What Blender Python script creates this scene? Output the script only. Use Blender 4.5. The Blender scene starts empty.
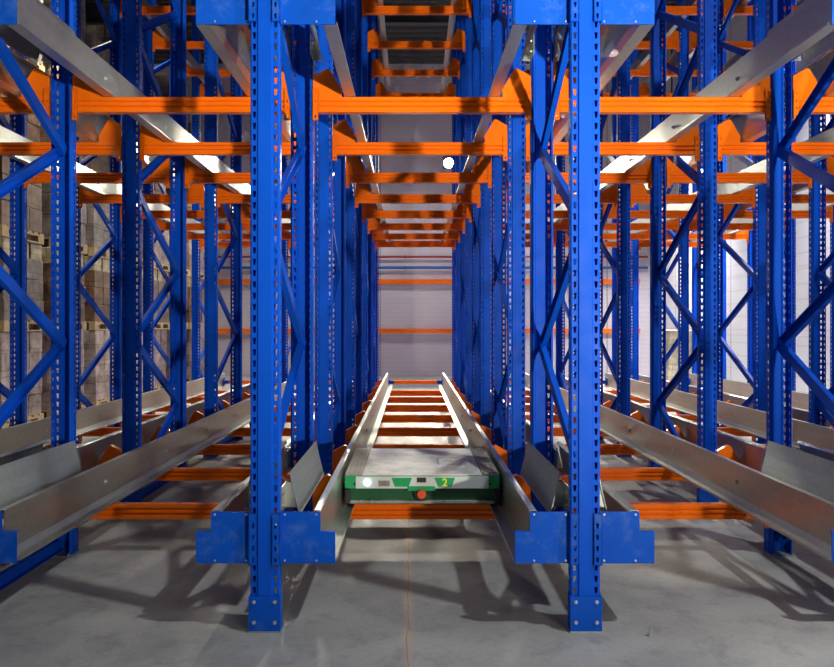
import bpy, bmesh, math, random
from mathutils import Vector, Matrix
random.seed(7)
SC = bpy.context.scene
COL = SC.collection
R = math.radians
D = 3.2                       # camera to the front of the rack
CAMZ = 1.352
PITCH = 1.405                 # row to row
DS = 1.056                    # upright to upright, going back
LV = 2.39                     # deck to deck
NPOST = 10
H = 7.25
BT = .30                      # top of the cross beams of the lowest deck
BACK_Y = 5.0 * D
CEIL = 8.2
LWALL, RWALL = -7.4, 6.3

# ------------------------------------------------------------------ materials
def mat(name, col=(.5, .5, .5), rough=.5, metal=0., coat=0., spec=.5):
    m = bpy.data.materials.new(name); m.use_nodes = True
    b = m.node_tree.nodes['Principled BSDF']
    b.inputs['Base Color'].default_value = (*col, 1)
    b.inputs['Roughness'].default_value = rough
    b.inputs['Metallic'].default_value = metal
    b.inputs['Coat Weight'].default_value = coat
    b.inputs['Coat Roughness'].default_value = .15
    b.inputs['Specular IOR Level'].default_value = spec
    return m
def nd(m, t, **kw):
    n = m.node_tree.nodes.new(t)
    for k, v in kw.items(): setattr(n, k, v)
    return n
def lk(m, a, b): m.node_tree.links.new(a, b)
def coords(m, scale=(1, 1, 1), world=False):
    t = nd(m, 'ShaderNodeTexCoord'); mp = nd(m, 'ShaderNodeMapping')
    mp.inputs['Scale'].default_value = scale
    if world:
        g = nd(m, 'ShaderNodeNewGeometry'); lk(m, g.outputs['Position'], mp.inputs['Vector'])
    else: lk(m, t.outputs['Object'], mp.inputs['Vector'])
    return mp.outputs['Vector']
def noise(m, vec, sc, det=4, rough=.55):
    n = nd(m, 'ShaderNodeTexNoise'); n.inputs['Scale'].default_value = sc
    n.inputs['Detail'].default_value = det; n.inputs['Roughness'].default_value = rough
    lk(m, vec, n.inputs['Vector']); return n.outputs['Fac']
def ramp(m, fac, stops):
    r = nd(m, 'ShaderNodeValToRGB'); e = r.color_ramp.elements
    while len(e) < len(stops): e.new(.5)
    for i, (p, c) in enumerate(stops):
        e[i].position = p; e[i].color = (*c, 1) if len(c) == 3 else c
    lk(m, fac, r.inputs['Fac']); return r.outputs['Color']
def mixc(m, fac, a, b, mode='MIX'):
    n = nd(m, 'ShaderNodeMix', data_type='RGBA', blend_type=mode)
    if isinstance(fac, (int, float)): n.inputs[0].default_value = fac
    else: lk(m, fac, n.inputs[0])
    for s, v in ((6, a), (7, b)):
        if isinstance(v, tuple): n.inputs[s].default_value = (*v, 1)
        else: lk(m, v, n.inputs[s])
    return n.outputs[2]
def bsdf(m): return m.node_tree.nodes['Principled BSDF']
def painted(name, col, dark, rough, coat):
    m = mat(name, col, rough, 0, coat, .10)
    v = coords(m, world=True)
    c = ramp(m, noise(m, v, 3.0, 5), [(.3, dark), (.55, col), (1, col)])
    sp = ramp(m, noise(m, v, 60, 3), [(.70, (0, 0, 0)), (.76, (1, 1, 1))])
    c = mixc(m, sp, c, tuple(min(1, x * .8 + .03) for x in col))
    lk(m, c, bsdf(m).inputs['Base Color'])
    rr = ramp(m, noise(m, v, 9, 4), [(.3, (rough - .08,) * 3), (.7, (rough + .12,) * 3)])
    lk(m, rr, bsdf(m).inputs['Roughness'])
    return m
BLUE = painted('blue_powder_coat', (.002, .080, .60), (.0015, .068, .53), .5, 0)
PLATE = painted('blue_plate_coat', (.003, .080, .54), (.002, .066, .45), .5, 0)
# scuffs on the entry plates
v = coords(PLATE, world=True)
sc = ramp(PLATE, noise(PLATE, v, 7, 8, .75), [(.52, (0, 0, 0)), (.68, (.38, .38, .38))])
prev = bsdf(PLATE).inputs['Base Color'].links[0].from_socket
lk(PLATE, mixc(PLATE, sc, prev, (.10, .20, .50)), bsdf(PLATE).inputs['Base Color'])
ORANGE = painted('orange_powder_coat', (.88, .165, .005), (.82, .145, .004), .30, .25)
def galvanised(name, rough, tint):
    m = mat(name, tint, rough, .85)
    v = coords(m, (1, 1, 1), True)
    vo = nd(m, 'ShaderNodeTexVoronoi'); vo.inputs['Scale'].default_value = 55; lk(m, v, vo.inputs['Vector'])
    sp = nd(m, 'ShaderNodeSeparateColor'); lk(m, vo.outputs['Color'], sp.inputs[0])
    vs = coords(m, (14, .5, 14), True)
    st = noise(m, vs, 1.5, 6, .7)
    c = ramp(m, st, [(.3, tuple(x * .80 for x in tint)), (.7, tint)])
    c2 = ramp(m, sp.outputs[0], [(0, tuple(x * .86 for x in tint)), (1, tuple(min(1, x * 1.1) for x in tint))])
    c = mixc(m, .45, c, c2)
    lk(m, c, bsdf(m).inputs['Base Color'])
    lk(m, ramp(m, st, [(.3, (rough + .12,) * 3), (.75, (rough - .05,) * 3)]), bsdf(m).inputs['Roughness'])
    return m
ZINC = galvanised('galvanised_steel', .33, (.50, .53, .49))
ZINC2 = galvanised('dull_galvanised_steel', .48, (.44, .50, .48))
BOLT = mat('zinc_bolt', (.7, .72, .75), .3, .9)
BLACK = mat('black_rubber', (.012, .012, .014), .5)

def concrete():
    m = mat('concrete', (.3, .3, .3), .55)
    v = coords(m, world=True)
    n1 = noise(m, v, .9, 6, .6); n2 = noise(m, v, 6, 8, .7); n3 = noise(m, v, 45, 4, .6)
    c = ramp(m, n1, [(.30, (.23, .24, .245)), (.50, (.35, .355, .355)), (.72, (.45, .45, .44))])
    c2 = ramp(m, n2, [(.3, (.62, .62, .64)), (.5, (1, 1, 1)), (.75, (1.0, .99, .95))])
    c = mixc(m, .85, c, c2, 'MULTIPLY')
    c3 = ramp(m, n3, [(.3, (.86, .86, .86)), (.6, (1, 1, 1))])
    c = mixc(m, .7, c, c3, 'MULTIPLY')
    # swirl marks of the trowel
    w = nd(m, 'ShaderNodeTexWave', wave_type='RINGS'); w.inputs['Scale'].default_value = .7
    w.inputs['Distortion'].default_value = 9; w.inputs['Detail'].default_value = 5; lk(m, v, w.inputs['Vector'])
    c = mixc(m, .12, c, ramp(m, w.outputs['Fac'], [(0, (.4, .4, .42)), (1, (1, 1, 1))]), 'MULTIPLY')
    # rusty stained saw joint along x = -.02
    s = nd(m, 'ShaderNodeSeparateXYZ'); lk(m, v, s.inputs[0])
    wob = nd(m, 'ShaderNodeMath', operation='MULTIPLY_ADD'); lk(m, noise(m, v, 4, 5), wob.inputs[0])
    wob.inputs[1].default_value = .05; wob.inputs[2].default_value = -.005
    a = nd(m, 'ShaderNodeMath', operation='ADD'); lk(m, s.outputs['X'], a.inputs[0]); lk(m, wob.outputs[0], a.inputs[1])
    ab = nd(m, 'ShaderNodeMath', operation='ABSOLUTE'); lk(m, a.outputs[0], ab.inputs[0])
    halo = ramp(m, ab.outputs[0], [(0, (.75, .75, .75)), (.012, (.45, .45, .45)), (.035, (0, 0, 0))])
    hm = mixc(m, 1.0, halo, ramp(m, noise(m, v, 5, 5), [(.35, (.1, .1, .1)), (.6, (1, 1, 1))]), 'MULTIPLY')
    c = mixc(m, hm, c, (.56, .42, .30))
    core = ramp(m, ab.outputs[0], [(0, (1, 1, 1)), (.0025, (.8, .8, .8)), (.004, (0, 0, 0))])
    c = mixc(m, core, c, (.36, .17, .07))
    lk(m, c, bsdf(m).inputs['Base Color'])
    lk(m, ramp(m, n2, [(.3, (.6,) * 3), (.7, (.8,) * 3)]), bsdf(m).inputs['Roughness'])
    bp = nd(m, 'ShaderNodeBump'); bp.inputs['Strength'].default_value = .12; bp.inputs['Distance'].default_value = .01
    lk(m, n3, bp.inputs['Height']); lk(m, bp.outputs[0], bsdf(m).inputs['Normal'])
    return m
FLOOR = concrete()

def panel(name, col, axis, rib=.12):
    """sandwich panels: fine horizontal ribs and a vertical seam every 3 m"""
    m = mat(name, col, .5)
    v = coords(m, world=True); s = nd(m, 'ShaderNodeSeparateXYZ'); lk(m, v, s.inputs[0])
    def period(sock, per, w):
        d = nd(m, 'ShaderNodeMath', operation='DIVIDE'); lk(m, sock, d.inputs[0]); d.inputs[1].default_value = per
        f = nd(m, 'ShaderNodeMath', operation='FRACT'); lk(m, d.outputs[0], f.inputs[0])
        l = nd(m, 'ShaderNodeMath', operation='LESS_THAN'); lk(m, f.outputs[0], l.inputs[0]); l.inputs[1].default_value = w
        return l.outputs[0]
    add = nd(m, 'ShaderNodeMath', operation='ADD'); lk(m, s.outputs[axis], add.inputs[0]); add.inputs[1].default_value = .86 + 60
    c = mixc(m, period(s.outputs['Z'], rib, .12), col, tuple(x * .88 for x in col))
    c = mixc(m, period(s.outputs['Z'], 1.15, .015), c, tuple(x * .82 for x in col))
    c = mixc(m, period(add.outputs[0], 3.0, .012), c, tuple(x * .55 for x in col))
    c = mixc(m, .35, c, ramp(m, noise(m, v, .8, 4), [(.3, (.75, .75, .78)), (.7, (1, 1, 1))]), 'MULTIPLY')
    lk(m, c, bsdf(m).inputs['Base Color'])
    return m
WALLB = panel('rear_wall_panel', (.55, .51, .57), 'X')
WALLS = panel('side_wall_panel', (.56, .56, .60), 'Y', .25)
DECK = mat('grey_deck', (.035, .033, .034), .7)
STEELDK = mat('dark_joist', (.05, .05, .055), .5)

# ------------------------------------------------------------------ mesh helpers
def build(name, bm, m, parent=None, smooth=False):
    me = bpy.data.meshes.new(name)
    bmesh.ops.recalc_face_normals(bm, faces=bm.faces)
    bm.to_mesh(me); bm.free()
    for x in (m if isinstance(m, (list, tuple)) else [m]): me.materials.append(x)
    if smooth:
        for p in me.polygons: p.use_smooth = True
    return link(name, me, parent)
def link(name, me, parent=None, loc=None, rot=None):
    o = bpy.data.objects.new(name, me); COL.objects.link(o)
    if parent: o.parent = parent
    if loc is not None: o.location = loc
    if rot is not None: o.rotation_euler = rot
    return o
def mesh_of(name, bm, m, smooth=False):
    o = build(name, bm, m, None, smooth); me = o.data
    bpy.data.objects.remove(o); return me
def empty(name, loc=(0, 0, 0), rz=0):
    o = bpy.data.objects.new(name, None); COL.objects.link(o); o.location = loc
    o.rotation_euler = (0, 0, rz); o.empty_display_size = .1; return o
def tag(o, label=None, cat=None, group=None, kind=None):
    if label: o['label'] = label
    if cat: o['category'] = cat
    if group: o['group'] = group
    if kind: o['kind'] = kind
    elif cat: o['kind'] = 'thing'
    return o
def box(bm, x0, x1, y0, y1, z0, z1, bev=0, mi=0, M=None):
    vs = [bm.verts.new((x, y, z)) for x in (x0, x1) for y in (y0, y1) for z in (z0, z1)]
    fs = [bm.faces.new([vs[i] for i in q]) for q in ((0, 1, 3, 2), (4, 6, 7, 5), (0, 4, 5, 1), (2, 3, 7, 6), (0, 2, 6, 4), (1, 5, 7, 3))]
    for f in fs: f.material_index = mi
    if M is not None:
        for v_ in vs: v_.co = M @ v_.co
    if bev:
        es = list({e for f in fs for e in f.edges})
        r = bmesh.ops.bevel(bm, geom=es, offset=bev, segments=2, affect='EDGES', profile=.5)
        for f in r['faces']: f.material_index = mi
    return vs
def prism(bm, pts, fn, a, b, mi=0):
    """closed outline pts (p,q) swept from a to b; fn(p,q,t) -> xyz"""
    A = [bm.verts.new(fn(p, q, a)) for p, q in pts]; B = [bm.verts.new(fn(p, q, b)) for p, q in pts]
    n = len(pts); fs = []
    for i in range(n): fs.append(bm.faces.new((A[i], A[(i + 1) % n], B[(i + 1) % n], B[i])))
    fs.append(bm.faces.new(A)); fs.append(bm.faces.new(B[::-1]))
    for f in fs: f.material_index = mi
def thick(poly, t):
    """outline of a bent sheet of thickness t (to the left of the polyline)"""
    n = len(poly); off = []
    P = [Vector(p) for p in poly]
    def nrm(a, b):
        d = (b - a).normalized(); return Vector((-d.y, d.x))
    for i in range(n):
        if i == 0: o = P[0] + nrm(P[0], P[1]) * t
        elif i == n - 1: o = P[-1] + nrm(P[-2], P[-1]) * t
        else:
            n1, n2 = nrm(P[i - 1], P[i]), nrm(P[i], P[i + 1]); b = (n1 + n2).normalized()
            o = P[i] + b * (t / max(.35, b.dot(n1)))
        off.append(o)
    return [tuple(p) for p in P] + [tuple(p) for p in off[::-1]]
def cyl(bm, c, axis, r, h, n=12, r2=None, mi=0):
    """cylinder from point c along axis (unit Vector)"""
    a = Vector(axis).normalized(); u = a.orthogonal().normalized(); w = a.cross(u); c = Vector(c)
    r2 = r if r2 is None else r2
    A = [bm.verts.new(c + (u * math.cos(t) + w * math.sin(t)) * r) for t in [2 * math.pi * i / n for i in range(n)]]
    B = [bm.verts.new(c + a * h + (u * math.cos(t) + w * math.sin(t)) * r2) for t in [2 * math.pi * i / n for i in range(n)]]
    fs = [bm.faces.new((A[i], A[(i + 1) % n], B[(i + 1) % n], B[i])) for i in range(n)] + [bm.faces.new(A), bm.faces.new(B[::-1])]
    for f in fs: f.material_index = mi
def bolt_bm(bm, c, axis, r=.011, h=.008):
    a = Vector(axis).normalized()
    cyl(bm, c, a, r * 1.45, .0025, 14); cyl(bm, Vector(c) + a * .0025, a, r, h, 6); cyl(bm, Vector(c) + a * (.0025 + h), a, r * .55, .004, 8)

def perforated(bm, p0, p1, t, u0, u1, z0, z1, pitch=.05, hw_top=.008, hw_bot=.0045, hh=.014, shift=0., mi=0):
    """sheet strip from p0 to p1 (xy), thickness to its left, with a column of keyhole slots between u0 and u1 (m along the strip)"""
    p0, p1 = Vector(p0), Vector(p1); L = (p1 - p0).length; d = (p1 - p0) / L; nn = Vector((-d.y, d.x))
    cu = (u0 + u1) / 2
    def P(u, z, w): q = p0 + d * u + nn * w; return (q.x, q.y, z)
    k = 0; z = z0
    while z < z1 - 1e-6:
        zt = min(z + pitch, z1); zc = (z + zt) / 2 + shift
        full = zt - z > pitch * .9
        if not full:
            for w in (0, t): bm.faces.new([bm.verts.new(P(u, q, w)) for u, q in ((0, z), (L, z), (L, zt), (0, zt))])
            z = zt; continue
        a = [(0, z), (L, z), (L, zt), (0, zt)]
        b = [(cu - hw_bot, zc - hh), (cu + hw_bot, zc - hh), (cu + hw_top, zc + hh), (cu - hw_top, zc + hh)]
        for w in (0, t):
            A = [bm.verts.new(P(*q, w)) for q in a]; B = [bm.verts.new(P(*q, w)) for q in b]
            for i in range(4):
                j = (i + 1) % 4; bm.faces.new((A[i], A[j], B[j], B[i]))
            if w == 0: B0 = B
        for i in range(4):
            j = (i + 1) % 4; bm.faces.new((B0[i], B0[j], B[j], B[i]))
        z = zt

# ------------------------------------------------------------------ the room
def struct(name, bm, m): o = build(name, bm, m); o['kind'] = 'structure'; return o
Y0 = -9.0
bm = bmesh.new(); box(bm, LWALL, RWALL, Y0, BACK_Y, -.2, 0); struct('floor', bm, FLOOR)
bm = bmesh.new(); box(bm, LWALL - .2, RWALL + .2, BACK_Y, BACK_Y + .2, -.2, CEIL + .3); struct('wall_back', bm, WALLB)
bm = bmesh.new(); box(bm, LWALL - .2, LWALL, Y0, BACK_Y, -.2, CEIL + .3); struct('wall_left', bm, WALLS)
bm = bmesh.new(); box(bm, RWALL, RWALL + .2, Y0, BACK_Y, -.2, CEIL + .3); struct('wall_right', bm, WALLS)
bm = bmesh.new(); p = []
y = Y0
while y < BACK_Y - .01:            # ribbed roof deck
    p += [(y, CEIL + .10), (y + .10, CEIL + .10), (y + .15, CEIL), (y + .25, CEIL), (y + .30, CEIL + .10)]; y += .30
q = [(p[0][0], CEIL + .2)] + p + [(p[-1][0], CEIL + .2)]
prism(bm, q, lambda a, b, t: (t, a, b), LWALL, RWALL); struct('ceiling', bm, DECK)
for k, yy in enumerate((12.6, 8.4, 4.2, 0.0, -4.2)):
    bm = bmesh.new()
    box(bm, LWALL, RWALL, yy - .08, yy + .08, CEIL - .30, CEIL - .285); box(bm, LWALL, RWALL, yy - .08, yy + .08, CEIL - .017, CEIL - .002)
    box(bm, LWALL, RWALL, yy - .006, yy + .006, CEIL - .285, CEIL - .017)
    struct('trim_%d' % (k + 1), bm, STEELDK)

# ------------------------------------------------------------------ upright frames
T = .003
PD = .076
half = [(0, 0), (.029, 0), (.034, .008), (.060, .008), (.065, .013), (.065, .054), (.054, .066), (.054, PD)]
bm = bmesh.new()
zb, zt = .006, H
for s in (1, -1):
    for i in range(len(half) - 1):
        a, b = half[i], half[i + 1]
        a2, b2 = (a[0] * s, a[1]), (b[0] * s, b[1])
        if s < 0: a2, b2 = b2, a2
        if i == 2: perforated(bm, a2, b2, T, .005, .021, zb, zt)
        elif i == 4: perforated(bm, a2, b2, T, .014, .028, zb, zt, hw_top=.006, hw_bot=.006, hh=.010, shift=.0)
        else:
            q = thick([a2, b2], T); prism(bm, q, lambda x, y, t: (x, y, t), zb, zt)
UP = mesh_of('upright', bm, BLUE)
# foot: base plate and the bolted shoe around the upright
bm = bmesh.new(); box(bm, -.072, .072, -.014, .105, 0, .006, .001)
for sx in (-.055, .055): bolt_bm(bm, (sx, .092, .006), (0, 0, 1), .007, .006)
BASE = mesh_of('base_plate', bm, ZINC2)
bm = bmesh.new()
prism(bm, thick([(-.0655, .050), (-.0655, -.004), (.0655, -.004), (.0655, .050)][::-1], .004), lambda x, y, t: (x, y, t), .006, .158)
SHOE = mesh_of('foot_bracket', bm, PLATE)
bm = bmesh.new(); bolt_bm(bm, (0, 0, 0), (0, -1, 0), .009, .006); FBOLT = mesh_of('bolt', bm, BOLT)
bm = bmesh.new(); bolt_bm(bm, (0, 0, 0), (0, -1, 0), .0035, .002); SBOLT = mesh_of('bolt', bm, BOLT)

NODE0 = .10; NS = 1.14
def brace_mesh(L):
    """lipped channel, along local x, width in local z .055, depth in y .034"""
    bm = bmesh.new()
    pr = thick([(-.010, .0275), (.017, .0275), (.017, -.0275), (-.010, -.0275)], .003)
    prism(bm, pr, lambda a, b, t: (t, a, b), 0, L)
    # flattened, bolted ends
    for x in (.02, L - .02): bolt_bm(bm, (x, .017, 0), (0, 1, 0), .009, .006); bolt_bm(bm, (x, -.0, 0), (0, -1, 0), .007, .004)
    return bm
span = DS + .10 - .09
BL = math.hypot(DS - .02, NS / 2)
BR = mesh_of('brace', brace_mesh(BL), BLUE)
bm = bmesh.new()
pr = thick([(-.010, .035), (.017, .035), (.017, -.035), (-.010, -.035)], .003)
prism(bm, pr, lambda a, b, t: (t, a, b), 0, DS - .02)
BH = mesh_of('horizontal_brace', bm, BLUE)

ROWS = [-.649 - 1.412 * k for k in (2, 1, 0)] + [.766 + PITCH * k for k in (0, 1, 2, 3)]
ROWN = ['third row left of the shuttle lane', 'second row left of the shuttle lane', 'first row left of the shuttle lane',
        'first row right of the shuttle lane', 'second row right of the shuttle lane',
        'third row right of the shuttle lane', 'fourth row right of the shuttle lane']
ORD = ['first', 'second', 'third', 'fourth', 'fifth', 'sixth', 'seventh', 'eighth', 'ninth', 'tenth']
FO = ['frontmost', 'second from front', 'third from front', 'fourth from front', 'rearmost']

def make_frame(ri, f):
    X = ROWS[ri]; y0 = 2 * f * DS
    fr = empty('rack_frame', (X, y0, 0))
    tag(fr, 'blue braced upright frame, %s, %s' % (FO[f], ROWN[ri]), 'rack frame', 'blue upright frames of the racking')
    link('upright', UP, fr)
    u2 = link('upright', UP, fr, (0, DS + PD, 0), (0, 0, math.pi))
    for yy, rz in ((0, 0), (DS + PD, math.pi)):
        link('base_plate', BASE, fr, (0, yy, 0), (0, 0, rz))
        sh = link('foot_bracket', SHOE, fr, (0, yy, 0), (0, 0, rz))
        if f == 0 and rz == 0:
            for sx in (-.046, .046):
                for z in (.045, .135): link('bolt', FBOLT, sh, (sx, -.004, z))
    z = NODE0; low_back = (f % 2 == 0); ang = math.atan2(NS / 2, DS - .02)
    if ri < 2: link('horizontal_brace', BH, fr, (.0, .05, .065), (0, 0, math.pi / 2))
    while z + NS / 2 < H - .1:
        # from a node on one upright up to a node on the other
        if low_back: link('brace', BR, fr, (0, DS + .03, z), (0, -ang, -math.pi / 2))
        else: link('brace', BR, fr, (0, .048, z), (0, -ang, math.pi / 2))
        low_back = not low_back; z += NS / 2
    return fr
for ri in range(len(ROWS)):
    for f in range(5): make_frame(ri, f)

# ------------------------------------------------------------------ cross beams with rail brackets
BLEN = PITCH - .130 - .012
bm = bmesh.new()
f_ = [(0, 0), (0, .022), (.012, .026), (.012, .034), (0, .038), (0, .051), (.012, .055), (.012, .063), (0, .067), (0, .088)]
pr = f_ + [(.050, .088), (.050, 0)]
prism(bm, pr, lambda a, b, t: (t, a, b), -BLEN / 2, BLEN / 2)
BEAM = mesh_of('beam_profile', bm, ORANGE)
# connector: toothed angle hooked into the side of the upright (built for the left end, x = 0 at the upright)
bm = bmesh.new()
box(bm, .001, .005, -.004, .060, -.040, .125)
perforated(bm, (.001, -.004), (.036, -.004), .004, .008, .026, -.05, .135, pitch=.046, hw_top=.005, hw_bot=.005, hh=.009)
for z in (-.05, .131): box(bm, .001, .036, -.004, 0, z, z + .004)
box(bm, .032, .036, -.004, 0, -.05, .135)
CONN = mesh_of('connector', bm, ORANGE)
# gusset bracket that props the running rail above the beam; x = distance from the upright's centre
bm = bmesh.new()
out = [(.068, 0), (.232, 0), (.236, .045), (.165, .165), (.150, .170), (.068, .125)]
prism(bm, out, lambda a, b, t: (a, t, b), .004, .008)
for a, b in ((out[1], out[2]), (out[2], out[3]), (out[3], out[4]), (out[4], out[5])):
    prism(bm, thick([a, b], .004), lambda p, q, t: (p, t, q), .004, .050)
GUS = mesh_of('rail_bracket', bm, ORANGE)
def mirrored(me):
    b = bmesh.new(); b.from_mesh(me)
    for v_ in b.verts: v_.co.x *= -1
    bmesh.ops.reverse_faces(b, faces=b.faces)
    n = bpy.data.meshes.new(me.name); b.to_mesh(n); b.free()
    for m_ in me.materials: n.materials.append(m_)
    return n
CONNR, GUSR = mirrored(CONN), mirrored(GUS)

LANES = list(range(len(ROWS) - 1))
LANEN = {0: 'second lane left of the shuttle', 1: 'first lane left of the shuttle', 2: 'lane holding the shuttle',
         3: 'first lane right of the shuttle', 4: 'second lane right of the shuttle', 5: 'third lane right of the shuttle'}
DECKN = ['lower deck', 'middle deck', 'top deck']
NBEAM = 8
for lane in LANES:
    xa, xb = ROWS[lane], ROWS[lane + 1]; xm = (xa + xb) / 2
    hw = (xb - xa) / 2 - .065
    for lv in range(3):
        for n in range(1, NBEAM + 1):
            yb = n * DS + .006; zt_ = BT + lv * LV
            bo = empty('cross_beam', (xm, yb, zt_ - .088))
            tag(bo, '%s orange cross beam, %s from front, %s' % (DECKN[lv], ORD[n - 1], LANEN[lane]), 'rack beam',
                'orange cross beams carrying the rails')
            b_ = link('beam_profile', BEAM, bo, (0, 0, 0)); b_.scale = ((2 * hw - .012) / BLEN, 1, 1)
            link('connector', CONN, bo, (-hw, 0, 0)); link('connector', CONNR, bo, (hw, 0, 0))
            link('rail_bracket', GUS, bo, (-hw - .065, 0, .088)); link('rail_bracket', GUSR, bo, (hw + .065, 0, .088))

# ------------------------------------------------------------------ running rails
RL0, RL1 = .0415, 2.92 * D
def rail_mesh():
    bm = bmesh.new()
    # x = distance from the row's centre towards the lane, z above the beam top
    pl = [(.205, .214), (.212, .224), (.243, .224), (.243, .036), (.255, .003), (.312, .003), (.312, .013)]
    prism(bm, thick(pl[::-1], .003), lambda a, b, t: (a, t, b), RL0, RL1)
    return mesh_of('running_rail', bm, ZINC)
RAIL = rail_mesh(); RAILR = mirrored(RAIL)
bm = bmesh.new(); bolt_bm(bm, (0, 0, 0), (1, 0, 0), .010, .006); RB = mesh_of('bolt', bm, BOLT)
# sloping entry guide
def guide_mesh():
    bm = bmesh.new()
    pl = [(.078, .362), (.088, .372), (.104, .290), (.130, .185), (.134, .180)]
    prism(bm, thick(pl, .003), lambda a, b, t: (a, t, b), .13, 1.045)
    return mesh_of('guide_plate', bm, ZINC2)
GM = guide_mesh(); GMR = mirrored(GM)
bm = bmesh.new()
box(bm, .0655, .0695, .03, .20, .215, .33)
prism(bm, [(.0695, .215), (.118, .215), (.093, .33), (.0695, .33)], lambda a, b, t: (a, t, b), .14, .144)
for z in (.24, .30): bolt_bm(bm, (.0695, .06, z), (1, 0, 0), .009, .006)
GB = mesh_of('fixing_bracket', bm, ZINC); GBR = mirrored(GB)
# stepped blue plate closing the rail ends
def plate_mesh():
    bm = bmesh.new()
    out = [(.069, -.005), (.309, -.005), (.309, .136), (.243, .136), (.243, .224), (.069, .224)]
    prism(bm, out, lambda a, b, t: (a, t, b), .020, .024)
    box(bm, .066, .070, -.010, .060, -.005, .224)
    perforated(bm, (.033, -.010), (.070, -.010), .004, .008, .024, -.005, .224, pitch=.05, hw_top=.006, hw_bot=.004, hh=.011)
    for z in (-.005, .220): box(bm, .033, .07, -.010, -.006, z, z + .004)
    box(bm, .033, .037, -.010, -.006, -.005, .224)
    box(bm, .243, .309, .024, .04, .132, .136)
    return mesh_of('stepped_plate', bm, PLATE)
PM = plate_mesh(); PMR = mirrored(PM)
for ri, X in enumerate(ROWS):
    for lv in range(3):
        z = BT + lv * LV
        ep = empty('end_plate', (X, 0, z))
        tag(ep, 'stepped blue plate across %s rail ends, %s' % (DECKN[lv].split()[0], ROWN[ri]), 'end plate', 'stepped blue end plates')
        for me, s in ((PM, 1), (PMR, -1)):
            pp = link('stepped_plate', me, ep)
            for bx, bz in ((.225, .212), (.085, .212), (.225, .008), (.085, .008)):
                link('bolt', SBOLT, pp, (s * bx, .020, bz))
        for s, side in ((-1, 'left'), (1, 'right')):
            lane = ri if s > 0 else ri - 1
            if lane < 0 or lane > 5: continue
            edge = 'left' if s > 0 else 'right'
            ro = link('running_rail', RAIL if s > 0 else RAILR, None, (X, 0, z + .002))
            tag(ro, 'galvanised %s deck rail, %s side of %s' % (DECKN[lv].split()[0], edge, LANEN[lane]), 'rail', 'galvanised shuttle running rails')
            for n in (1, 2, 3, 4):
                bb = link('bolt', RB, ro, (s * .2435, n * DS + .05, .12), (0, 0, 0 if s > 0 else math.pi)); 
            g = empty('entry_guide', (X, 0, z))
            tag(g, 'sloping galvanised guide, %s deck entrance, %s side of %s' % (DECKN[lv].split()[0], edge, LANEN[lane]), 'guide', 'sloping pallet guides at the rack front')
            link('guide_plate', GM if s > 0 else GMR, g); link('fixing_bracket', GB if s > 0 else GBR, g)
            gb2 = link('fixing_bracket', GB if s > 0 else GBR, g, (0, .93, 0))
# stop beams at the rear
for lane in LANES:
    xa, xb = ROWS[lane] + .248, ROWS[lane + 1] - .248; xm = (xa + xb) / 2; hw = (xb - xa) / 2
    for lv in range(3):
        so = empty('stop_beam', (xm, RL1 - .12, BT + lv * LV + .045))
        tag(so, 'thin orange stop beam at %s rear, %s' % (DECKN[lv], LANEN[lane]), 'stop beam', 'orange stop beams at the lane ends')
        bm = bmesh.new(); box(bm, -hw + .006, hw - .006, 0, .04, 0, .06, .004); build('bar', bm, ORANGE, so)
        for s in (-1, 1):
            bm = bmesh.new(); box(bm, min(s * hw, s * (hw - .006)), max(s * hw, s * (hw - .006)), -.05, .09, -.027, .10)
            box(bm, min(s * (hw - .006), s * (hw - .09)), max(s * (hw - .006), s * (hw - .09)), -.012, -.006, .0, .06)
            build('end_bracket', bm, BLUE, so)

# ------------------------------------------------------------------ the shuttle
SX0, SX1 = ROWS[2] + .243, ROWS[3] - .243
SW = (SX1 - SX0) / 2 - .022; SXC = (SX0 + SX1) / 2
SY = .30 * D; SL = .88
GREEN = mat('green_paint', (.004, .33, .10), .35, 0, .3)
DGREEN = mat('dark_green_paint', (.004, .09, .035), .4)
def dirty(name, col):
    m = mat(name, col, .7, 0, 0, .25); v = coords(m)
    c = ramp(m, noise(m, v, 5, 8, .7), [(.32, tuple(x * .62 for x in col)), (.6, col)])
    lk(m, c, bsdf(m).inputs['Base Color']); return m
SWHITE = dirty('light_grey_sheet', (.78, .78, .76)); SGREY = dirty('worn_grey_tread', (.36, .34, .31))
FWHITE = mat('white_front_panel', (.62, .66, .68), .35)
YEL = mat('yellow_marking', (.75, .78, .03), .5)
RED = mat('red_button', (.75, .10, .03), .35)
LENS = mat('lamp_lens', (.8, 1, .9), .3); bsdf(LENS).inputs['Emission Color'].default_value = (.6, 1, .8, 1); bsdf(LENS).inputs['Emission Strength'].default_value = 6
sh = empty('pallet_shuttle', (SXC, SY, BT + .0025))
tag(sh, 'low green and white pallet shuttle standing on the rails of the centre lane', 'pallet shuttle')
zt0 = .198
bm = bmesh.new(); box(bm, -SW + .015, SW - .015, .02, SL - .02, .03, .118, .006); build('chassis', bm, DGREEN, sh)
bm = bmesh.new()
box(bm, -SW, SW, 0, SL, .112, .186, .004); build('body', bm, GREEN, sh)
bm = bmesh.new(); box(bm, -SW + .10, SW - .10, .002, SL - .002, .186, .194, .002)
lid = build('top_cover', bm, SWHITE, sh)
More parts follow.
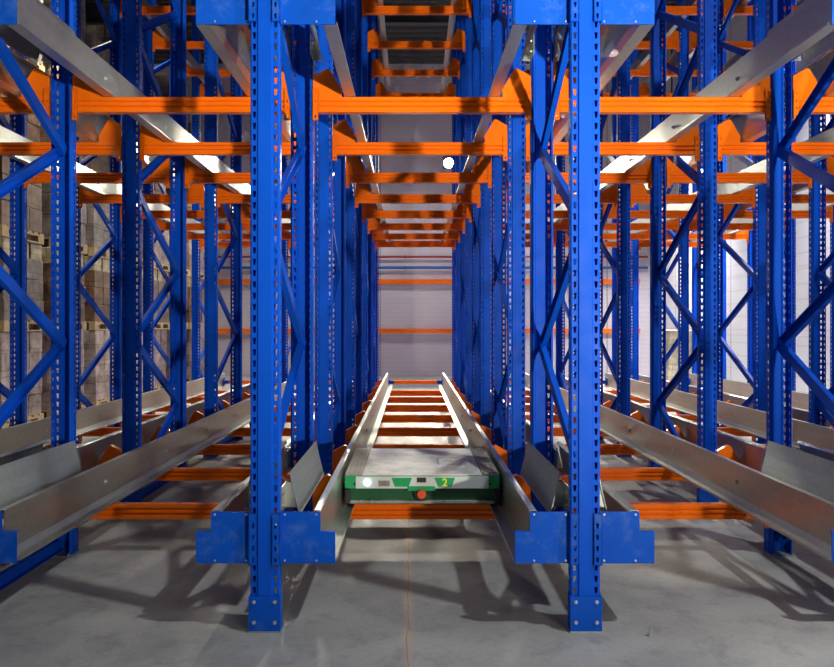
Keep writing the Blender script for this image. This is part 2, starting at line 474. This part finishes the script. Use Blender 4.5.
# outlines and handle on the lid
bm = bmesh.new()
for x0, x1, y0, y1 in ((.10, .28, .50, .508), (.10, .28, .30, .308), (.10, .108, .30, .508), (.14, .25, .43, .436), (.14, .25, .37, .376), (.18, .186, .37, .43)):
    box(bm, x0, x1, y0, y1, .1935, .1960)
build('marking', bm, SGREY, lid)
for s in (-1, 1):
    bm = bmesh.new(); xa, xb = sorted((s * (SW - .001), s * (SW - .098))); box(bm, xa, xb, .001, SL - .001, .186, .198, .002)
    n = 14
    for i in range(n):
        y = .03 + i * (SL - .06) / n
        for j in range(3):
            x = xa + .012 + j * .027; box(bm, x, x + .018, y, y + .03, .1975, .2005)
    build('lifting_plate', bm, SGREY, sh)
# front panel
bm = bmesh.new(); box(bm, -SW + .062, SW - .062, -.006, .0, .114, .183, .002); fp = build('front_panel', bm, FWHITE, sh)
fp['label'] = 'white front panel'
for x0 in (-.176, .070):
    bm = bmesh.new(); prism(bm, [(x0, .176), (x0 + .118, .176), (x0 + .098, .126), (x0 + .020, .126)], lambda a, b, t: (a, t, b), -.009, -.006)
    build('badge', bm, GREEN, fp)
# yellow 2
cu = bpy.data.curves.new('digit', 'FONT'); cu.body = '2'; cu.size = .062; cu.extrude = .0012; cu.align_x = 'CENTER'; cu.offset = .0015
to = bpy.data.objects.new('digit', cu); COL.objects.link(to)
dg = bpy.context.evaluated_depsgraph_get(); me = bpy.data.meshes.new_from_object(to.evaluated_get(dg)); bpy.data.objects.remove(to)
me.name = 'digit'; me.materials.clear(); me.materials.append(YEL)
link('digit', me, fp, (.129, -.010, .129), (math.pi / 2, 0, 0))
bm = bmesh.new(); box(bm, -.030, .022, -.012, -.006, .150, .178, .002); sc_ = build('scanner_window', bm, BLACK, fp)
bm = bmesh.new(); cyl(bm, (-.315, -.006, .150), (0, -1, 0), .019, .008, 20); build('status_lamp', bm, LENS, fp)
bm = bmesh.new(); box(bm, -.250, -.185, -.010, -.006, .128, .160, .002); cyl(bm, (-.236, -.010, .146), (0, -1, 0), .009, .006, 12)
cyl(bm, (-.206, -.010, .146), (0, -1, 0), .009, .006, 12); build('socket', bm, SGREY, fp)
# emergency button in a dark collar, below the centre of the panel
bm = bmesh.new(); cyl(bm, (-.005, .019, .086), (0, -1, 0), .045, .030, 24, .040); eb = build('button_collar', bm, BLACK, sh)
bm = bmesh.new(); cyl(bm, (-.005, -.011, .086), (0, -1, 0), .024, .016, 24, .020); cyl(bm, (-.005, -.027, .086), (0, -1, 0), .027, .008, 24, .022)
build('emergency_button', bm, RED, sh)
bm = bmesh.new(); box(bm, -.085, .075, -.012, -.001, .100, .128, .004); build('hood', bm, GREEN, sh)
for s in (-1, 1):
    bm = bmesh.new(); cyl(bm, (s * (SW - .055), .004, .140), (0, -1, 0), .008, .006, 12); build('reflector', bm, BLACK, sh)
    for yw in (.14, SL - .14):
        bm = bmesh.new(); xw = s * (SW - .012)
        cyl(bm, (xw - (.028 if s > 0 else 0), yw, .052), (1, 0, 0), .049, .028, 28); cyl(bm, (xw - (.034 if s > 0 else -.028), yw, .052), (1, 0, 0), .018, .006, 12)
        build('wheel', bm, BLACK, sh)
    bm = bmesh.new(); xa, xb = sorted((s * (SW + .001), s * (SW - .03))); box(bm, xa, xb, -.018, .018, .03, .11, .006); build('buffer', bm, BLACK, sh)
bm = bmesh.new(); box(bm, -SW + .03, SW - .03, -.008, .019, .028, .044, .003)
for x in (-.36, -.30, .12, .34): box(bm, x, x + .02, -.014, -.008, .030, .050, .002)
build('skid_bar', bm, SGREY, sh)

# small anchor bolt left on the floor
bm = bmesh.new(); cyl(bm, (0, 0, 0), (0, 0, 1), .010, .006, 6); cyl(bm, (0, 0, .006), (0, 0, 1), .005, .030, 10); cyl(bm, (0, 0, .024), (0, 0, 1), .008, .006, 6)
o = build('anchor_bolt', bm, BOLT); o.location = (1.035, -.045, 0); tag(o, 'small loose steel bolt standing on the concrete beside the right front foot', 'bolt')

# ------------------------------------------------------------------ far wall rails and pipes
def zrow(py, Z=5.9): return CAMZ + (325 - py) * Z / 227
for py, hgt, name, m_, lab, cat in ((331, .12, 'guard_beam', ORANGE, 'lower orange beam fixed along the rear wall', 'beam'),
                                    (281, .12, 'guard_beam', ORANGE, 'upper orange beam fixed along the rear wall', 'beam')):
    z = zrow(py); bb = empty(name, (0, BACK_Y - .12, z)); tag(bb, lab, cat, 'orange beams on the rear wall')
    bm = bmesh.new(); prism(bm, [(0, -hgt / 2), (0, -.015), (.01, -.008), (.01, .008), (0, .015), (0, hgt / 2), (.05, hgt / 2), (.05, -hgt / 2)], lambda a, b, t: (t, a, b), LWALL + .3, RWALL - .3)
    build('profile', bm, ORANGE, bb)
    for k in range(5):
        x = -6.3 + k * 3; bm = bmesh.new(); box(bm, x - .05, x + .05, .05, .115, -.05, .05); build('bracket', bm, STEELDK, bb)
for py, r, name, m_, lab in ((267, .035, 'water_pipe', mat('blue_pipe', (.01, .10, .35), .4), 'blue pipe running across the rear wall'),
                             (256, .028, 'sprinkler_pipe', mat('red_pipe', (.30, .03, .03), .4), 'thin dark red pipe high on the rear wall')):
    z = zrow(py); bm = bmesh.new(); cyl(bm, (LWALL + .1, 0, 0), (1, 0, 0), r, RWALL - LWALL - .2, 14)
    for k in range(5): box(bm, -6.2 + k * 3, -6.16 + k * 3, -.0, .093, -r - .01, r + .01)
    o = build(name, bm, m_); o.location = (0, BACK_Y - .10, z); tag(o, lab, 'pipe')

# ------------------------------------------------------------------ goods stored along the left side
WOOD = dirty('pallet_wood', (.52, .40, .24))
def carton(name, col, alt, sc=3.5):
    m = mat(name, col, .6); v = coords(m)
    br = nd(m, 'ShaderNodeTexBrick'); br.inputs['Scale'].default_value = 1; br.inputs['Mortar Size'].default_value = .006
    br.inputs['Brick Width'].default_value = .40; br.inputs['Row Height'].default_value = .26; br.inputs['Bias'].default_value = -.2
    br.inputs['Color1'].default_value = (*col, 1); br.inputs['Color2'].default_value = (*alt, 1); br.inputs['Mortar'].default_value = (*[x * .7 for x in col], 1)
    mp = nd(m, 'ShaderNodeCombineXYZ'); s = nd(m, 'ShaderNodeSeparateXYZ'); lk(m, v, s.inputs[0])
    ad = nd(m, 'ShaderNodeMath', operation='ADD'); lk(m, s.outputs['X'], ad.inputs[0]); lk(m, s.outputs['Y'], ad.inputs[1])
    lk(m, ad.outputs[0], mp.inputs['X']); lk(m, s.outputs['Z'], mp.inputs['Y']); lk(m, mp.outputs[0], br.inputs['Vector'])
    c = mixc(m, .9, br.outputs['Color'], ramp(m, noise(m, v, sc, 5, .7), [(.32, (.25, .2, .2)), (.62, (1.0, 1, 1))]), 'MULTIPLY')
    lk(m, c, bsdf(m).inputs['Base Color']); return m
CART = [carton('brown_carton', (.20, .12, .08), (.30, .19, .12)), carton('grey_wrapped_cartons', (.26, .23, .22), (.36, .31, .29)),
        carton('pink_white_wrapped', (.48, .40, .40), (.66, .57, .56)), carton('cream_carton', (.62, .55, .36), (.70, .64, .46))]
CN = ['brown cartons', 'grey wrapped cartons', 'pinkish white wrapped cartons', 'cream cartons']
def pallet_bm():
    bm = bmesh.new()
    for i in range(7): y = -.5 + i * .152; box(bm, -.4, .4, y, y + .10, .122, .144)
    for x in (-.4, -.05, .3):
        box(bm, x, x + .10, -.5, .512, .10, .122); box(bm, x, x + .10, -.5, .512, 0, .022)
        for y in (-.5, -.07, .367): box(bm, x, x + .10, y, y + .145, .022, .10)
    return bm
PAL = mesh_of('pallet', pallet_bm(), WOOD)
def load(x, y, z, h, kind, label, group, top=None):
    t = empty('pallet_load', (x, y, z)); tag(t, label, 'pallet load', group)
    link('pallet', PAL, t)
    bm = bmesh.new(); nz = max(2, int(h / .27)); hh = h / nz
    for iz in range(nz):
        for ix in range(2):
            for iy in range(3):
                j = [random.uniform(-.008, .008) for _ in range(2)]
                box(bm, -.39 + ix * .39 + j[0], -.005 + ix * .39 + j[0], -.49 + iy * .328 + j[1], -.168 + iy * .328 + j[1], .145 + iz * hh, .145 + (iz + 1) * hh - .004, .006)
    build('cartons', bm, CART[kind], t)
    if top is not None:
        bm = bmesh.new()
        for ix in range(2):
            for iy in range(3): box(bm, -.37 + ix * .39, -.02 + ix * .39, -.47 + iy * .328, -.19 + iy * .328, .145 + h, .145 + h + .22, .006)
        c = build('top_cartons', bm, CART[top], t); c['label'] = CN[top]
    return t
HN = ['bottom', 'second from bottom', 'middle', 'fourth from bottom', 'topmost']
for c in range(8):
    y = 5.0 + c * 1.28
    z = 0
    for lv in range(5):
        kind = [2, random.choice([0, 1]), random.choice([1, 0, 2]), 0, 1][lv]
        top = 3 if (lv > 0 and c % 2 == 0) or (lv == 1) else None
        h = [1.12, .82, .95, 1.05, 1.1][lv]; hz = .145 + h + (.22 if top is not None else 0)
        load(-5.45 + random.uniform(-.04, .04), y + random.uniform(-.05, .05), z, h, kind,
             'pallet of %s, %s in the %s stack along the left wall' % (CN[kind], HN[lv], ORD[c]), 'stacked pallet loads along the left side', top)
        z += hz + .002
load(RWALL - .5, 12.6, 0, 1.1, 3, 'low pallet of pale yellow cartons against the right wall', None)

# ------------------------------------------------------------------ lamps
LAMPG = mat('lamp_glass', (1, 1, 1), .3)
bsdf(LAMPG).inputs['Emission Color'].default_value = (1, .93, .72, 1); bsdf(LAMPG).inputs['Emission Strength'].default_value = 22
def area(parent, loc, rot, size, power, col):
    l = bpy.data.lights.new('lamp_light', 'AREA'); l.shape = 'DISK'; l.size = size; l.energy = power; l.color = col
    o = bpy.data.objects.new('lamp_light', l); COL.objects.link(o); o.parent = parent; o.location = loc; o.rotation_euler = rot; return o
def flood(loc, aim, power, size, col, label, arm=None, spread=None):
    """floodlight: housing, glass, bracket; looks along aim"""
    t = empty('floodlight', loc); tag(t, label, 'floodlight', 'floodlights')
    a = (Vector(aim) - Vector(loc)).normalized(); q = a.to_track_quat('-Z', 'Y')
    t.rotation_mode = 'QUATERNION'; t.rotation_quaternion = q
    bm = bmesh.new(); box(bm, -size * .6, size * .6, -size * .6, size * .6, .0, .08, .01)
    for i in range(7): x = -size * .5 + i * size / 6; box(bm, x - .006, x + .006, -size * .5, size * .5, .08, .12)
    build('housing', bm, STEELDK, t)
    bm = bmesh.new(); cyl(bm, (0, 0, -.012), (0, 0, 1), size * .5, .010, 28); build('glass', bm, LAMPG, t)
    al = area(t, (0, 0, -.02), (0, 0, 0), size, power, col)
    if spread: al.data.spread = spread
    if arm:
        inv = q.to_matrix().inverted(); p = inv @ (Vector(arm) - Vector(loc)); bm = bmesh.new()
        st = Vector((0, 0, .10)); cyl(bm, st, p - st, .018, (p - st).length, 10); build('bracket', bm, STEELDK, t)
    return t
def highbay(x, y, z, power, label, col=(1, .97, .92), size=.45, group='high bay lamps under the roof'):
    t = empty('high_bay_lamp', (x, y, z)); tag(t, label, 'ceiling lamp', group)
    bm = bmesh.new(); cyl(bm, (0, 0, .0), (0, 0, 1), size * .5, .10, 28, size * .28); cyl(bm, (0, 0, .10), (0, 0, 1), .10, .16, 20); build('reflector', bm, STEELDK, t, True)
    bm = bmesh.new(); cyl(bm, (0, 0, -.012), (0, 0, 1), size * .46, .010, 28); build('lens', bm, LAMPG, t)
    bm = bmesh.new(); cyl(bm, (0, 0, .26), (0, 0, 1), .008, CEIL - z - .27, 8); build('hanger', bm, STEELDK, t)
    area(t, (0, 0, -.02), (0, 0, 0), size, power, col)
WARM = (1, .90, .72); WHITE = (1, .98, .95)
LY = (5.6 - 1) * D
flood(((449 - 412) * 5.6 / 227, LY, zrow(163, 5.6)), (.4, 7.8, 0.2), 290, .26, WARM, 'glaring floodlight on the rear wall seen between the beams', ((449 - 412) * 5.6 / 227, BACK_Y, zrow(163, 5.6) + .25), R(66))
flood((-2.6, LY, 5.6), (-2.0, 7.8, 0.2), 240, .30, WARM, 'rear wall floodlight left of the shuttle lane', (-2.6, BACK_Y, 5.8), R(66))
flood((3.2, LY, 5.6), (3.0, 7.8, 0.2), 240, .30, WARM, 'rear wall floodlight right of the shuttle lane', (3.2, BACK_Y, 5.8), R(66))
highbay(4.3, -2.3, 7.6, 520, 'high bay lamp over the front aisle, right', (.97, .99, .96), .32)
highbay(-3.6, -.5, 7.6, 25, 'left high bay lamp over the front aisle')
highbay(2.2, -4.5, 6.8, 22, 'high bay lamp over the aisle behind the camera, right')
highbay(-2.4, -5.0, 6.8, 25, 'high bay lamp over the aisle behind the camera, left')
for k, y in enumerate((6.5, 12.5)):
    flood((5.62, y, (6.2, 5.2)[k]), (6.2, y + .2, 1.0), 480, .35, WHITE, 'added floodlight brightening the right wall, %s one' % ('nearer', 'farther')[k], (5.62, y, CEIL - .012), R(110))  # added light source, only there to brighten the right wall
    flood((-4.35, y + .3, (6.25, 5.2)[k]), (-5.0, y, .8), 120, .35, WARM, 'added floodlight brightening the stacked pallets, %s one' % ('nearer', 'farther')[k], (-4.35, y + .3, CEIL - .012), R(110))  # likewise added, to lift the pallet stacks on the left
highbay(-1.9, 14.2, 5.0, 85, 'added lamp behind the rack brightening the rear wall, left')  # added fill for the back wall, tucked behind the posts
highbay(2.5, 14.2, 5.0, 85, 'added lamp behind the rack brightening the rear wall, right')  # second added fill for the back wall, also behind posts
# work light low in front, aimed up at the rack
flood((2.55, -4.6, 1.1), (.4, 1.0, 4.0), 215, .16, WARM, 'low work floodlight on the floor behind the camera', (2.55, -4.6, 0.0), R(85))

w = bpy.data.worlds.new('world'); SC.world = w; w.use_nodes = True
w.node_tree.nodes['Background'].inputs[0].default_value = (.75, .85, 1, 1); w.node_tree.nodes['Background'].inputs[1].default_value = .025

# ------------------------------------------------------------------ camera
cam = bpy.data.cameras.new('camera'); co = bpy.data.objects.new('camera', cam); COL.objects.link(co)
co.location = (0, -D, CAMZ); co.rotation_euler = (math.pi / 2, 0, 0)
cam.sensor_width = 36; cam.lens = 227 * D / 834 * 36
cam.shift_x = (417 - 412) / 834; cam.shift_y = -(333.5 - 325) / 834
cam.clip_end = 100
SC.camera = co
SC.view_settings.view_transform = 'Standard'; SC.view_settings.look = 'None'
SC.view_settings.gamma = 1; SC.view_settings.use_curve_mapping = False
SC.view_settings.exposure = -0.5
